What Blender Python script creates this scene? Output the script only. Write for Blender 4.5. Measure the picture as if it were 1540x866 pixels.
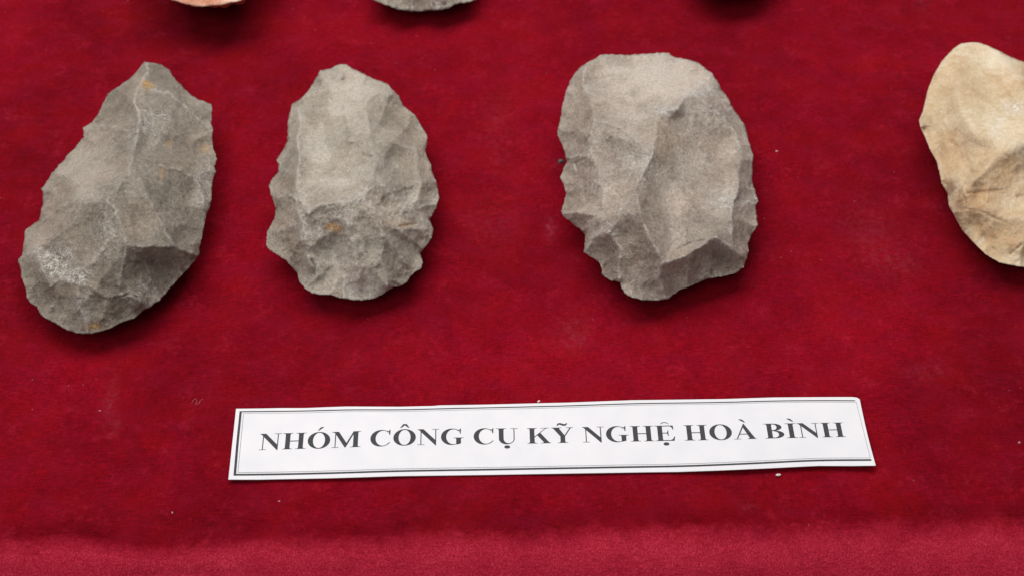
import bpy, math, random
import numpy as np
from mathutils import Vector, geometry

random.seed(7)
for o in list(bpy.data.objects):
    bpy.data.objects.remove(o)
scene = bpy.context.scene
COL = scene.collection
R = math.radians

# ------------------------------------------------------------------ camera
W0, H0, FPX = 1540.0, 866.0, 2390.0
DOWN = R(45.0)
DIST = 0.739
cam_d = bpy.data.cameras.new('camera')
cam = bpy.data.objects.new('camera', cam_d)
COL.objects.link(cam)
CP = np.array([0.0, -DIST*math.cos(DOWN), DIST*math.sin(DOWN)])
cam.location = CP
cam.rotation_euler = (math.pi/2-DOWN, 0, 0)
cam_d.sensor_width = 36.0
cam_d.lens = FPX/W0*36.0
cam_d.clip_start = 0.01
cam_d.clip_end = 50
cam_d.dof.use_dof = True
cam_d.dof.focus_distance = 0.685
cam_d.dof.aperture_fstop = 16.0
scene.camera = cam

# ------------------------------------------------------------------ light
world = bpy.data.worlds.new('World')
scene.world = world
world.use_nodes = True
wb = world.node_tree.nodes['Background']
wb.inputs[0].default_value = (0.93, 0.96, 1.0, 1)
wb.inputs[1].default_value = 0.15

def area(name, loc, target, size, power, col):
    l = bpy.data.lights.new(name, 'AREA')
    l.shape = 'RECTANGLE'; l.size, l.size_y = size
    l.energy = power; l.color = col
    o = bpy.data.objects.new(name, l); COL.objects.link(o)
    o.location = loc
    o.rotation_euler = (Vector(target)-Vector(loc)).to_track_quat('-Z', 'Y').to_euler()
    return o
area('overhead_lamp', (-0.2, 0.48, 1.33), (0, 0.02, 0), (1.8, 1.0), 29, (1.0, 0.975, 0.95))
area('front_fill', (-0.5, -1.2, 1.5), (0, -0.1, -0.1), (0.9, 0.9), 12, (1.0, 0.96, 0.93))  # fill light added in front to brighten the cloth drop and stone fronts

scene.render.engine = 'CYCLES'
scene.view_settings.view_transform = 'Standard'
scene.view_settings.look = 'None'
scene.view_settings.exposure = 0.0
scene.view_settings.gamma = 1.0

# ------------------------------------------------------------------ helpers
RIGHT = np.array([1.0, 0, 0])
FWD = np.array([0, math.cos(DOWN), -math.sin(DOWN)])
UP = np.array([0, math.sin(DOWN), math.cos(DOWN)])

def onto(px, py, z):
    """point of the place seen at photo pixel (px,py) at height z (metres)"""
    px = np.asarray(px, float); py = np.asarray(py, float); z = np.asarray(z, float)
    d = FWD + ((px-W0/2)/FPX)[..., None]*RIGHT - ((py-H0/2)/FPX)[..., None]*UP
    t = (z-CP[2])/d[..., 2]
    return CP + d*t[..., None]

def hash2(ix, iy, seed):
    n = (ix.astype(np.int64)*374761393 + iy.astype(np.int64)*668265263 + seed*974634777) & 0xFFFFFFFF
    n = ((n ^ (n >> 13))*1274126177) & 0xFFFFFFFF
    n = (n ^ (n >> 16)) & 0xFFFFFFFF
    return n/4294967295.0

def vnoise(x, y, seed):
    ix = np.floor(x); iy = np.floor(y)
    fx = x-ix; fy = y-iy
    fx = fx*fx*fx*(fx*(fx*6-15)+10); fy = fy*fy*fy*(fy*(fy*6-15)+10)
    a = hash2(ix, iy, seed); b = hash2(ix+1, iy, seed)
    c = hash2(ix, iy+1, seed); d = hash2(ix+1, iy+1, seed)
    return (a*(1-fx)+b*fx)*(1-fy)+(c*(1-fx)+d*fx)*fy*1.0

def fbm(x, y, seed, octv=4):
    s = 0; a = 0.5; t = 0
    for k in range(octv):
        s = s + a*(vnoise(x*(2**k)+k*17.3, y*(2**k)-k*9.1, seed+k)-0.5); t += a; a *= 0.5
    return s/t*2

def worley(x, y, seed):
    ix = np.floor(x); iy = np.floor(y)
    f1 = np.full(x.shape, 9.0); f2 = f1.copy(); idv = np.zeros(x.shape)
    for dx in (-1, 0, 1):
        for dy in (-1, 0, 1):
            cx = ix+dx; cy = iy+dy
            d = np.hypot(cx+hash2(cx, cy, seed)-x, cy+hash2(cx, cy, seed+5)-y)
            m = d < f1
            f2 = np.where(m, f1, np.minimum(f2, d))
            idv = np.where(m, hash2(cx, cy, seed+9), idv)
            f1 = np.where(m, d, f1)
    return f1, f2, idv

def mesh_obj(name, verts, faces, mat=None, parent=None, smooth=False):
    me = bpy.data.meshes.new(name)
    me.from_pydata([tuple(v) for v in verts], [], [tuple(int(i) for i in f) for f in faces])
    me.update()
    if mat: me.materials.append(mat)
    if smooth: me.polygons.foreach_set('use_smooth', [True]*len(me.polygons))
    o = bpy.data.objects.new(name, me); COL.objects.link(o)
    if parent: o.parent = parent
    return o

def tag(o, label=None, cat=None, group=None, kind=None):
    if label: o['label'] = label
    if cat: o['category'] = cat
    if group: o['group'] = group
    if kind: o['kind'] = kind
    return o

def set_attr(me, name, arr):
    a = me.attributes.new(name, 'FLOAT', 'POINT')
    a.data.foreach_set('value', np.asarray(arr, np.float32))

class NT:
    def __init__(self, name):
        self.m = bpy.data.materials.new(name); self.m.use_nodes = True
        self.t = self.m.node_tree; self.n = self.t.nodes
        self.b = self.n['Principled BSDF']
    def new(self, typ, **kw):
        x = self.n.new(typ)
        for k, v in kw.items(): setattr(x, k, v)
        return x
    def link(self, a, b): self.t.links.new(a, b)
    def put(self, sock, v):
        if hasattr(v, 'links') or hasattr(v, 'is_linked'): self.link(v, sock)
        else: sock.default_value = v
    def coord(self, scale=(1, 1, 1), rot=(0, 0, 0)):
        tc = self.new('ShaderNodeTexCoord'); mp = self.new('ShaderNodeMapping')
        self.link(tc.outputs['Object'], mp.inputs[0]); mp.inputs['Scale'].default_value = scale
        mp.inputs['Rotation'].default_value = rot
        return mp.outputs[0]
    def noise(self, scale, detail=4, rough=0.55, co=None, dist=0.0):
        x = self.new('ShaderNodeTexNoise'); x.inputs['Scale'].default_value = scale
        x.inputs['Detail'].default_value = detail; x.inputs['Roughness'].default_value = rough
        x.inputs['Distortion'].default_value = dist
        self.link(co if co else self.coord(), x.inputs['Vector'])
        return x.outputs['Fac']
    def ramp(self, v, stops):
        x = self.new('ShaderNodeValToRGB'); self.link(v, x.inputs[0])
        e = x.color_ramp.elements
        while len(e) < len(stops): e.new(0.5)
        for q, (p, c) in zip(e, stops):
            q.position = p; q.color = c if len(c) == 4 else (*c, 1)
        return x.outputs[0]
    def mix(self, f, a, b, mode='MIX'):
        x = self.new('ShaderNodeMix', data_type='RGBA', blend_type=mode)
        self.put(x.inputs[0], f); self.put(x.inputs[6], a); self.put(x.inputs[7], b)
        return x.outputs[2]
    def math(self, op, a, b=0.0, clamp=False):
        x = self.new('ShaderNodeMath', operation=op, use_clamp=clamp)
        self.put(x.inputs[0], a); self.put(x.inputs[1], b)
        return x.outputs[0]
    def attr(self, name):
        x = self.new('ShaderNodeAttribute', attribute_name=name)
        return x.outputs['Fac']
    def bump(self, h, strength, dist, nrm=None):
        x = self.new('ShaderNodeBump'); x.inputs['Strength'].default_value = strength
        x.inputs['Distance'].default_value = dist
        self.link(h, x.inputs['Height'])
        if nrm: self.link(nrm, x.inputs['Normal'])
        return x.outputs[0]

def g(v): return (v, v, v, 1)

# ------------------------------------------------------------------ velvet cloth
def velvet_material():
    n = NT('velvet'); P = n.b
    nap = n.attr('hang')
    big = n.noise(9, 3, 0.5)
    mid = n.noise(60, 5, 0.65, dist=0.4)
    # threads running across the cloth, seen through the pile
    thr = n.noise(1, 3, 0.7, n.coord((260, 2600, 900)))
    thr2 = n.noise(1, 2, 0.5, n.coord((2600, 260, 900)))
    fine = n.noise(1700, 3, 0.8)
    grain = n.noise(520, 4, 0.8)
    v = n.math('MULTIPLY', big, 0.40)
    v = n.math('ADD', v, n.math('MULTIPLY', mid, 0.30))
    v = n.math('ADD', v, n.math('MULTIPLY', thr, 0.80))
    v = n.math('ADD', v, n.math('MULTIPLY', fine, 0.50))
    v = n.math('ADD', v, n.math('MULTIPLY', grain, 0.45))
    v = n.math('ADD', v, n.math('MULTIPLY', thr2, 0.25))
    v = n.math('DIVIDE', v, 2.7)
    v = n.math('ADD', v, n.math('SUBTRACT', n.math('MULTIPLY', n.attr('lie_shade'), 0.045), 0.012))
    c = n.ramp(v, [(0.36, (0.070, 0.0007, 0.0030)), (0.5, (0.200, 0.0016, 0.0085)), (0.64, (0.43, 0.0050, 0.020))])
    # rubbed, slightly orange patches and bluish pink bloom
    rub = n.ramp(n.noise(38, 3, 0.55, n.coord((1, 1, 1), (0, 0, 1.0)), 0.5), [(0.40, g(0)), (0.75, g(1))])
    c = n.mix(n.math('MULTIPLY', rub, 0.28), c, (0.34, 0.006, 0.005, 1))
    blm = n.ramp(n.noise(60, 3, 0.55, n.coord((1, 1.5, 1), (0, 0, 2.2)), 0.4), [(0.42, g(0)), (0.78, g(1))])
    c = n.mix(n.math('MULTIPLY', blm, 0.24), c, (0.25, 0.008, 0.040, 1))
    # pile of the hanging front lies the other way and shows its pale pinkish side
    pile = n.noise(1, 3, 0.8, n.coord((2100, 950, 950)))
    pv = n.math('ADD', n.math('MULTIPLY', pile, 0.45), n.math('ADD', n.math('MULTIPLY', fine, 0.3), n.math('ADD', n.math('MULTIPLY', mid, 0.15), n.math('MULTIPLY', grain, 0.1))))
    front = n.ramp(pv, [(0.38, (0.24, 0.006, 0.017)), (0.5, (0.40, 0.014, 0.037)), (0.62, (0.62, 0.050, 0.085))])
    edge = n.ramp(n.math('ADD', nap, n.math('MULTIPLY', n.math('SUBTRACT', n.math('ADD', n.math('MULTIPLY', n.noise(330, 5, 0.8), 0.55), n.math('MULTIPLY', n.noise(75, 4, 0.6), 0.45)), 0.5), 2.2)), [(0.05, g(0)), (1.0, g(1))])
    c = n.mix(edge, c, front)
    dust = n.ramp(n.noise(300, 5, 0.8), [(0.42, g(0)), (0.65, g(1))])
    c = n.mix(n.math('MULTIPLY', n.math('MULTIPLY', n.attr('dust'), dust), 0.30, True), c, (0.45, 0.12, 0.16, 1))
    # lint: tiny pale specks
    vo = n.new('ShaderNodeTexVoronoi'); vo.inputs['Scale'].default_value = 190
    n.link(n.coord(), vo.inputs['Vector'])
    sp = n.math('LESS_THAN', vo.outputs['Distance'], 0.055)
    gate = n.math('GREATER_THAN', n.noise(70, 2, 0.5), 0.60)
    c = n.mix(n.math('MULTIPLY', n.math('MULTIPLY', sp, gate), 0.30), c, (0.6, 0.32, 0.33, 1))
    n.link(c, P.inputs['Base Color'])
    P.inputs['Roughness'].default_value = 0.9
    P.inputs['Specular IOR Level'].default_value = 0.03
    n.put(P.inputs['Sheen Weight'], n.math('ADD', n.math('MULTIPLY', nap, 0.12), 0.05))
    P.inputs['Sheen Roughness'].default_value = 0.45
    P.inputs['Sheen Tint'].default_value = (1.0, 0.10, 0.17, 1)
    h = n.math('ADD', n.math('MULTIPLY', fine, 0.6), n.math('MULTIPLY', thr, 0.5))
    h = n.math('ADD', h, n.math('MULTIPLY', grain, 0.8))
    n.link(n.bump(h, 0.9, 0.0010), P.inputs['Normal'])
    return n.m

EDGE = [(-2000, 812), (0, 806), (100, 797), (150, 803), (210, 816), (260, 813), (330, 803), (430, 798), (520, 801), (620, 792),
        (760, 790), (780, 796), (830, 785), (1000, 781), (1200, 778), (1540, 771), (3400, 770)]
def cloth():
    xs = np.concatenate([np.linspace(-1.3, -0.28, 60), np.linspace(-0.28, 0.28, 500)[1:-1], np.linspace(0.28, 1.3, 60)])
    # front edge of the table top in world y
    ex = np.array([p[0] for p in EDGE], float); ey = np.array([p[1] for p in EDGE], float)
    ew = onto(ex, ey, 0*ex)
    yedge = np.interp(xs, ew[:, 0], ew[:, 1])
    k = np.array([1, 2, 3, 4, 3, 2, 1], float); k /= k.sum()
    yedge = np.convolve(np.pad(yedge, 3, 'edge'), k, 'valid')
    sb = np.concatenate([np.linspace(1.35, 0.32, 50), np.linspace(0.32, 0.0, 300)[1:]])   # distance behind the edge
    rows = []; hang = []
    for s in sb:
        y = yedge + s
        z = 0.0009*fbm(xs*14, y*14, 3, 3) + 0.00022*fbm(xs*70, y*70, 4, 3)
        z = z*np.minimum(1, 1) - 0.0012*np.exp(-(s/0.012)**2)
        rows.append(np.stack([xs, y, z], 1)); hang.append(np.zeros(len(xs)))
    rad = 0.030; A1 = R(34)
    for a in np.linspace(0, A1, 60)[1:]:
        y = yedge*(1-a/A1*0.7)+yedge.mean()*a/A1*0.7 - rad*math.sin(a); z = -0.0012-rad*(1-math.cos(a)) + 0*xs
        rows.append(np.stack([xs, y, z], 1)); hang.append(np.full(len(xs), min(1, a/0.36)))
    yb = yedge*0.3+yedge.mean()*0.7 - rad*math.sin(A1); zb = -0.0012-rad*(1-math.cos(A1))
    yy = 0.0; zz = 0.0; dp = 0.0
    for d in np.concatenate([np.linspace(0, 0.06, 90)[1:], np.linspace(0.06, 0.8, 60)[1:]]):
        an = A1+(R(88)-A1)*min(1, d/0.16)          # slack cloth eases over the edge, then hangs
        yy += math.cos(an)*(d-dp); zz += math.sin(an)*(d-dp); dp = d
        fold = 0.018*min(1, d/0.3)
        e = math.exp(-d/0.04)
        y = yb*e+(1-e)*yb.mean() - yy + fold*np.sin(xs*19+1.1*np.sin(xs*5)) + 0.0008*min(1, d/0.05)*fbm(xs*45, 0*xs+d*45, 8, 3)
        rows.append(np.stack([xs, y, 0*xs+zb-zz], 1)); hang.append(np.ones(len(xs)))
    V = np.concatenate(rows); m = len(xs); nr = len(rows)
    i = np.arange(nr-1)[:, None]*m + np.arange(m-1)[None]
    F = np.stack([i, i+m, i+m+1, i+1], -1).reshape(-1, 4)
    o = mesh_obj('velvet_tablecloth', V, F, velvet_material(), smooth=True)
    set_attr(o.data, 'hang', np.concatenate(hang))
    # pile brushed lighter or darker, a stone's shadow painted into it, dusty touches
    def blobs(lst):
        out = np.zeros(len(V))
        for a, b, ra, rb, amp in lst:
            p = onto(np.array([a]), np.array([b]), np.array([0.0]))[0]
            q = onto(np.array([a+ra, a]), np.array([b, b-rb]), np.zeros(2))
            sx = q[0][0]-p[0]; sy = q[1][1]-p[1]
            out += amp*np.exp(-(((V[:, 0]-p[0])/sx)**2+((V[:, 1]-p[1])/sy)**2))
        return out
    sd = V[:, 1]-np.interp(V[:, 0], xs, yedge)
    lie_shade = blobs([(0, 420, 60, 500, -0.9), (110, 560, 90, 60, 0.8), (240, 40, 170, 60, -1.3), (480, 60, 120, 40, 0.7), (740, 200, 120, 120, 0.5),  # the strongest dark blob paints the pinkish stone's cast shadow
                 (1230, 120, 130, 110, 0.5), (950, 540, 260, 60, 0.7), (1250, 470, 120, 90, 0.4), (1540, 500, 90, 260, -0.7), (620, 40, 90, 30, 0.6),
                 (340, 700, 60, 90, -0.5), (250, 780, 120, 16, -1.0), (660, 560, 120, 40, 0.4), (1380, 250, 60, 200, -0.5), (1400, 690, 60, 80, -0.4)])
    lie_shade += -0.9*np.exp(-((sd-0.002)/0.0045)**2)*(sd > -0.02)*(0.5+vnoise(V[:, 0]*45, V[:, 0]*0, 77))  # uneven darker band just behind the front edge
    lie_shade += 0.0*fbm(V[:, 0]*22, V[:, 1]*22, 78, 3)
    set_attr(o.data, 'lie_shade', lie_shade)
    set_attr(o.data, 'dust', blobs([(827, 345, 7, 14, 0.9), (862, 500, 22, 26, 0.5), (845, 250, 30, 10, 0.3), (1310, 350, 40, 50, 0.35), (1355, 400, 26, 16, 0.4), (166, 600, 9, 34, 0.5),
                 (172, 640, 8, 14, 0.6), (1385, 2, 14, 5, 0.8), (1390, 560, 30, 12, 0.35), (750, 190, 24, 60, 0.25), (740, 340, 40, 40, 0.2), (1125, 756, 12, 8, 0.5), (1545, 230, 30, 60, 0.2)]))
    tag(o, 'crimson velvet cloth covering the display table and hanging over its front edge', 'tablecloth')
    return o
cloth()

# ------------------------------------------------------------------ stones
def stone_material(name, low, mid, high, pale, ochre_c=(0.66, 0.38, 0.13), brown_c=(0.17, 0.105, 0.07), ridge_amt=0.9, bumpy=1.0, grain=1.0, rough=0.62, tint=1.015, lift=1.17):
    low, mid, high = [(c[0]*tint*lift, c[1]*lift, c[2]*0.985*lift) for c in (low, mid, high)]
    n = NT(name); P = n.b
    co = n.coord()
    a = n.noise(55, 6, 0.62, co, 0.5)
    b = n.noise(420, 5, 0.75, co)
    f = n.noise(1600, 4, 0.85, co)
    v = n.math('ADD', n.math('MULTIPLY', a, 0.40), n.math('MULTIPLY', b, 0.32))
    v = n.math('ADD', v, n.math('MULTIPLY', f, 0.28))
    v = n.math('ADD', v, n.math('MULTIPLY', n.attr('patina_shading'), 0.20))
    c = n.ramp(v, [(0.37, low), (0.52, mid), (0.65, high)])
    # warm and cool drifts
    w = n.ramp(n.noise(38, 3, 0.5, n.coord((1, 1, 1), (0.4, 0.2, 1.3))), [(0.42, g(0)), (0.66, g(1))])
    c = n.mix(n.math('MULTIPLY', w, 0.22), c, n.mix(1.0, c, (1.12, 0.90, 0.80, 1), 'MULTIPLY'))
    # brown and ochre iron stains
    sn = n.ramp(n.noise(230, 5, 0.7, co, 0.6), [(0.40, g(0)), (0.60, g(1))])
    c = n.mix(n.math('MULTIPLY', n.attr('brown'), n.math('ADD', n.math('MULTIPLY', sn, 0.6), 0.25)), c, (*brown_c, 1))
    c = n.mix(n.math('MULTIPLY', n.attr('ochre'), n.math('ADD', n.math('MULTIPLY', sn, 0.7), 0.35), True), c, (*ochre_c, 1))
    # worn, whitish ridges broken up by noise
    rn = n.ramp(n.noise(330, 5, 0.75, co), [(0.40, g(0)), (0.58, g(1))])
    rw = n.math('MULTIPLY', n.math('MULTIPLY', n.attr('ridge'), ridge_amt), n.math('ADD', n.math('MULTIPLY', rn, 0.85), 0.15), True)
    c = n.mix(rw, c, (*pale, 1))
    # chalky encrustation in flecks
    ch = n.ramp(n.noise(760, 4, 0.8, co, 1.2), [(0.515, g(0)), (0.565, g(1))])
    c = n.mix(n.math('MULTIPLY', n.math('MULTIPLY', n.attr('chalk'), ch), 0.95, True), c, (0.80, 0.77, 0.73, 1))
    # thin pale mineral films running as broken veinlets
    nd = n.new('ShaderNodeTexNoise'); nd.inputs['Scale'].default_value = 420; nd.inputs['Detail'].default_value = 3
    n.link(co, nd.inputs['Vector'])
    vm = n.new('ShaderNodeVectorMath', operation='MULTIPLY_ADD')
    n.link(nd.outputs['Color'], vm.inputs[0]); vm.inputs[1].default_value = (0.0035, 0.0035, 0.0035); n.link(co, vm.inputs[2])
    ve = n.new('ShaderNodeTexVoronoi', feature='DISTANCE_TO_EDGE'); ve.inputs['Scale'].default_value = 230
    n.link(vm.outputs[0], ve.inputs['Vector'])
    ln = n.ramp(ve.outputs['Distance'], [(0.0, g(1)), (0.11, g(0))])
    brk = n.ramp(n.noise(260, 4, 0.7, n.coord((1, 1, 1), (0.2, 0.9, 0.1))), [(0.47, g(0)), (0.60, g(1))])
    vf = n.math('MULTIPLY', n.math('MULTIPLY', ln, brk), n.math('ADD', n.math('MULTIPLY', n.attr('chalk'), 1.3), 0.10*grain), True)
    c = n.mix(vf, c, (0.82, 0.79, 0.75, 1))
    # crystalline grain
    cg = n.ramp(n.noise(1050, 2, 0.6, n.coord((1, 1, 1), (0.7, 0.3, 0.2))), [(0.36, (0.84, 0.84, 0.84)), (0.5, (1, 1, 1)), (0.64, (1.14, 1.14, 1.14))])
    c = n.mix(grain, c, n.mix(1.0, c, cg, 'MULTIPLY'))
    # mineral grains
    vo = n.new('ShaderNodeTexVoronoi'); vo.inputs['Scale'].default_value = 640
    n.link(co, vo.inputs['Vector'])
    gr = n.math('MULTIPLY', n.math('LESS_THAN', vo.outputs['Distance'], 0.22), n.math('GREATER_THAN', n.noise(200, 4, 0.7, co), 0.53))
    c = n.mix(n.math('MULTIPLY', gr, 0.45), c, (*pale, 1))
    n.link(c, P.inputs['Base Color'])
    P.inputs['Roughness'].default_value = rough
    P.inputs['Specular IOR Level'].default_value = 0.2
    h = n.math('ADD', n.math('MULTIPLY', b, 1.0), n.math('MULTIPLY', f, 0.75))
    h = n.math('ADD', h, n.math('MULTIPLY', n.noise(150, 4, 0.6, co), 1.2))
    n.link(n.bump(h, 1.0*bumpy, 0.0016), P.inputs['Normal'])
    return n.m

def resample(P, step, closed=False):
    P = np.asarray(P, float)
    if closed: P = np.vstack([P, P[:1]])
    out = []
    for a, b in zip(P[:-1], P[1:]):
        k = max(1, int(round(np.hypot(*(b[:2]-a[:2]))/step)))
        for i in range(k): out.append(a+(b-a)*i/k)
    if not closed: out.append(P[-1])
    return np.array(out)

def inside(poly, x, y):
    r = np.zeros(x.shape, bool)
    x0, y0 = poly[-1]
    for x1, y1 in poly:
        c = ((y1 > y) != (y0 > y))
        with np.errstate(divide='ignore', invalid='ignore'):
            r ^= c & (x < (x0-x1)*(y-y1)/(y0-y1+1e-12)+x1)
        x0, y0 = x1, y1
    return r

def near(q, pts):
    d = np.full(len(q), 1e9)
    for k in range(0, len(pts), 64):
        p = pts[k:k+64]
        d = np.minimum(d, np.hypot(q[:, None, 0]-p[None, :, 0], q[:, None, 1]-p[None, :, 1]).min(1))
    return d

def stone(name, outline, ridges, mat, step=2.0, sag=0.0011, scale=0.95, seed=1, cells=(30, 1.5, 13, 0.5), rough=1.0, rim_amp=0.7,
          ochre=(), brown=(), chalk=(), patina_shading=(), inset=0.52, soft=0.0, pale_lines=(), grooves=(), flakes=(10, 26), keep_flat=(), flake_depth=1.35, groove_depth=1.0):
    """outline: (px,py,height mm) round the rim; ridges: polylines of the same, creases of the flaked face"""
    O = resample(outline, step, True)
    # small irregularities of the flaked edge
    nx = np.roll(O[:, 1], -1)-np.roll(O[:, 1], 1); ny = -(np.roll(O[:, 0], -1)-np.roll(O[:, 0], 1))
    L = np.hypot(nx, ny)+1e-6; nn = np.stack([nx/L, ny/L], 1)
    j = rim_amp*(fbm(O[:, 0]/9.0, O[:, 1]/9.0, seed+31, 3))
    sc = np.arange(len(O))*step
    ph = sc/(11+8*vnoise(sc/60, sc*0, seed+33)) 
    fr = ph-np.floor(ph)
    j = j - rim_amp*1.5*(1-(2*fr-1)**2)*(vnoise(sc/25, sc*0+3, seed+34) > 0.35)
    O[:, :2] += nn*j[:, None]
    O[:, 2] += 0.8*fbm(O[:, 0]/22.0, O[:, 1]/22.0, seed+41, 3)
    no = len(O)
    pts = [O]; edges = [(i, (i+1) % no) for i in range(no)]
    base = no; RP = []
    for r in ridges:
        q = resample(r, step)
        w = (vnoise(q[:, 0]/11, q[:, 1]/11, seed+3)-0.5)*3.2
        w2 = (vnoise(q[:, 0]/11, q[:, 1]/11, seed+4)-0.5)*3.2
        e = np.minimum(1, np.minimum(np.arange(len(q)), np.arange(len(q))[::-1])/3.0)
        q[:, 0] += w*e; q[:, 1] += w2*e
        q[:, 2] += e*0.5*fbm(q[:, 0]/14, q[:, 1]/14, seed+5, 2)
        keep = inside(O[:, :2], q[:, 0], q[:, 1])
        q = q[keep]
        if len(q) < 2: continue
        pts.append(q); edges += [(base+i, base+i+1) for i in range(len(q)-1)]
        base += len(q); RP.append(q)
    fixed = np.concatenate(pts)
    x0, y0 = O[:, :2].min(0); x1, y1 = O[:, :2].max(0)
    gx, gy = np.meshgrid(np.arange(x0, x1, step), np.arange(y0, y1, step))
    gx = gx + (np.arange(gx.shape[0]) % 2)[:, None]*step*0.5
    rng = np.random.RandomState(seed)
    G = np.stack([gx.ravel(), gy.ravel()], 1) + rng.uniform(-0.25, 0.25, (gx.size, 2))*step
    G = G[inside(O[:, :2], G[:, 0], G[:, 1])]
    G = G[near(G, fixed[:, :2]) > step*0.65]
    allp = np.vstack([fixed[:, :2], G])
    vs, es, fs, ov, oe, of = geometry.delaunay_2d_cdt([Vector(p) for p in allp], edges, [list(range(no))], 1, 0.02)
    V = np.array([tuple(v) for v in vs]); T = np.array([f for f in fs if len(f) == 3])
    h = np.zeros(len(V)); fx = np.zeros(len(V), bool); rim = np.full(no, -1)
    for i, lst in enumerate(ov):
        for k in lst:
            if k < len(fixed):
                h[i] = fixed[k, 2]; fx[i] = True
                if k < no: rim[k] = i
    # membrane between rim and ridges: hollowed flake scars with sharp arrises
    E = np.concatenate([T[:, [0, 1]], T[:, [1, 2]], T[:, [2, 0]]]); E.sort(axis=1); E = np.unique(E, axis=0)
    deg = np.bincount(E.ravel(), minlength=len(V)).astype(float)
    free = ~fx & (deg > 0)
    def lap(u):
        a, b = E[:, 0], E[:, 1]
        return deg*u - np.bincount(a, u[b], len(V)) - np.bincount(b, u[a], len(V))
    u = np.where(fx, h, h[fx].mean())
    rhs = -sag*step*step*6
    r = (rhs-lap(u))*free; p = r.copy(); rs = (r*r).sum()
    for it in range(500):
        Ap = lap(p)*free; al = rs/((p*Ap).sum()+1e-20)
        u = u+al*p; r = r-al*Ap; rn = (r*r).sum()
        if rn < 1e-7: break
        p = r+rn/rs*p; rs = rn
    h = u
    for it in range(int(soft)):
        av = (np.bincount(E[:, 0], h[E[:, 1]], len(V))+np.bincount(E[:, 1], h[E[:, 0]], len(V)))/np.maximum(deg, 1)
        isr = np.zeros(len(V), bool); isr[rim[rim >= 0]] = True
        h = np.where(isr, h, av)
    X, Y = V[:, 0], V[:, 1]
    dr = near(V, O[:, :2]); df = near(V, np.concatenate(RP)[:, :2]) if RP else np.full(len(V), 99.)
    fade = np.clip(dr/14.0, 0, 1)
    wx = X+7*fbm(X/24, Y/24, seed+6, 3); wy = Y+7*fbm(X/24, Y/24, seed+7, 3)
    f1, f2, idv = worley(wx/cells[0], wy/cells[0]*0.85, seed+8)
    h = h + fade*cells[1]*(f1*f1-0.25)
    e1 = np.clip(1-(f2-f1)*cells[0]/3.0, 0, 1)*(0.25+0.75*(vnoise(X/30, Y/30, seed+12) > 0.5))
    g1, g2, _ = worley(wx/cells[2]+40, wy/cells[2], seed+9)
    h = h + np.clip(dr/8, 0, 1)*cells[3]*(g1*g1-0.25)*(vnoise(X/40, Y/40, seed+10)*1.4)
    h = h + rough*np.clip(dr/6, 0.15, 1)*(0.9*fbm(X/26, Y/26, seed+11, 5)+0.22*fbm(X/5, Y/5, seed+14, 3))
    # flake scars: shallow scoops struck inwards from the rim, cutting one another
    rgf = random.Random(seed*7+1)
    cen = O[:, :2].mean(0)
    carve = np.zeros(len(V)); tone = np.zeros(len(V))
    arc = np.concatenate([[0], np.cumsum(np.hypot(*np.diff(O[:, :2], axis=0).T))])
    def scar(px_, py_, dx, dy, ln, wd, dp):
        nonlocal carve, tone
        tn = rgf.uniform(-1, 1)
        d = (X-px_)*dx+(Y-py_)*dy; w_ = -(X-px_)*dy+(Y-py_)*dx
        w_ = w_+1.6*fbm(X/13, Y/13, seed+90, 2); d = d+2.2*fbm(X/17, Y/17, seed+91, 2)
        q = 1-(np.abs(w_)/(wd/2))**2.0*(1-0.25*np.clip(d/ln, 0, 1)) - (np.clip(d-0.35*ln, 0, None)/(ln*0.65))**2 - (np.clip(-d, 0, None)/(ln*0.4))**2
        m = q > 0
        rip = 0.045*np.sin(d/ln*22+w_*w_/wd*0.25)
        nc = dp*q+rip*q
        tone = np.where(m & (nc > carve), tn, tone)
        carve = np.where(m, np.maximum(carve, nc), carve)
    nb, ns = flakes
    for kind, cnt in ((0, nb), (1, ns), (2, int(ns*1.3))):
        for k in range(cnt):
            i = int(((k+rgf.uniform(-.35, .35))/max(cnt, 1))*len(O)) % len(O)
            p = O[i, :2]; v = cen-p; L_ = math.hypot(*v); a_ = math.atan2(v[1], v[0])+rgf.uniform(-.5, .5)
            if kind == 0:
                ln = L_*rgf.uniform(.55, .95); wd = rgf.uniform(34, 62); dp = rgf.uniform(1.8, 3.2)
            elif kind == 1:
                ln = rgf.uniform(20, 48); wd = rgf.uniform(17, 34); dp = rgf.uniform(0.8, 1.9)
            else:
                ln = rgf.uniform(8, 18); wd = rgf.uniform(8, 16); dp = rgf.uniform(0.4, 0.9)
            st_ = rgf.uniform(-2, 6) if kind else rgf.uniform(0, 22)
            scar(p[0]+math.cos(a_)*st_, p[1]+math.sin(a_)*st_, math.cos(a_), math.sin(a_), ln, wd, dp)
    for k in range(nb):
        i = rgf.randrange(len(V))
        if dr[i] < 22: continue
        v = cen-V[i]; a_ = math.atan2(V[i][1]-cen[1], V[i][0]-cen[0])+math.pi+rgf.uniform(-1, 1)
        scar(V[i][0], V[i][1], math.cos(a_), math.sin(a_), rgf.uniform(18, 44), rgf.uniform(16, 34), rgf.uniform(0.5, 1.2))
    for (a, b, ra, rb) in keep_flat:
        carve = carve*(1-np.exp(-(np.hypot((X-a)/ra, (Y-b)/rb))**6))
    # scars stop against the main ridges
    carve = carve*(0.30+0.70*np.clip(df/26.0, 0, 1)**1.2)*flake_depth
    h = h-carve
    dgv = near(V, np.concatenate([resample(l, 1.0) for l in grooves])) if len(grooves) else np.full(len(V), 99.)
    gv = np.exp(-(dgv/1.5)**2)*(0.5+0.8*vnoise(X/7, Y/7, seed+25))
    h = h - 1.1*groove_depth*gv
    top = onto(X, Y, np.maximum(h*scale+5.5, 2.0)*0.001)
    used = rim[rim >= 0]
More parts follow.
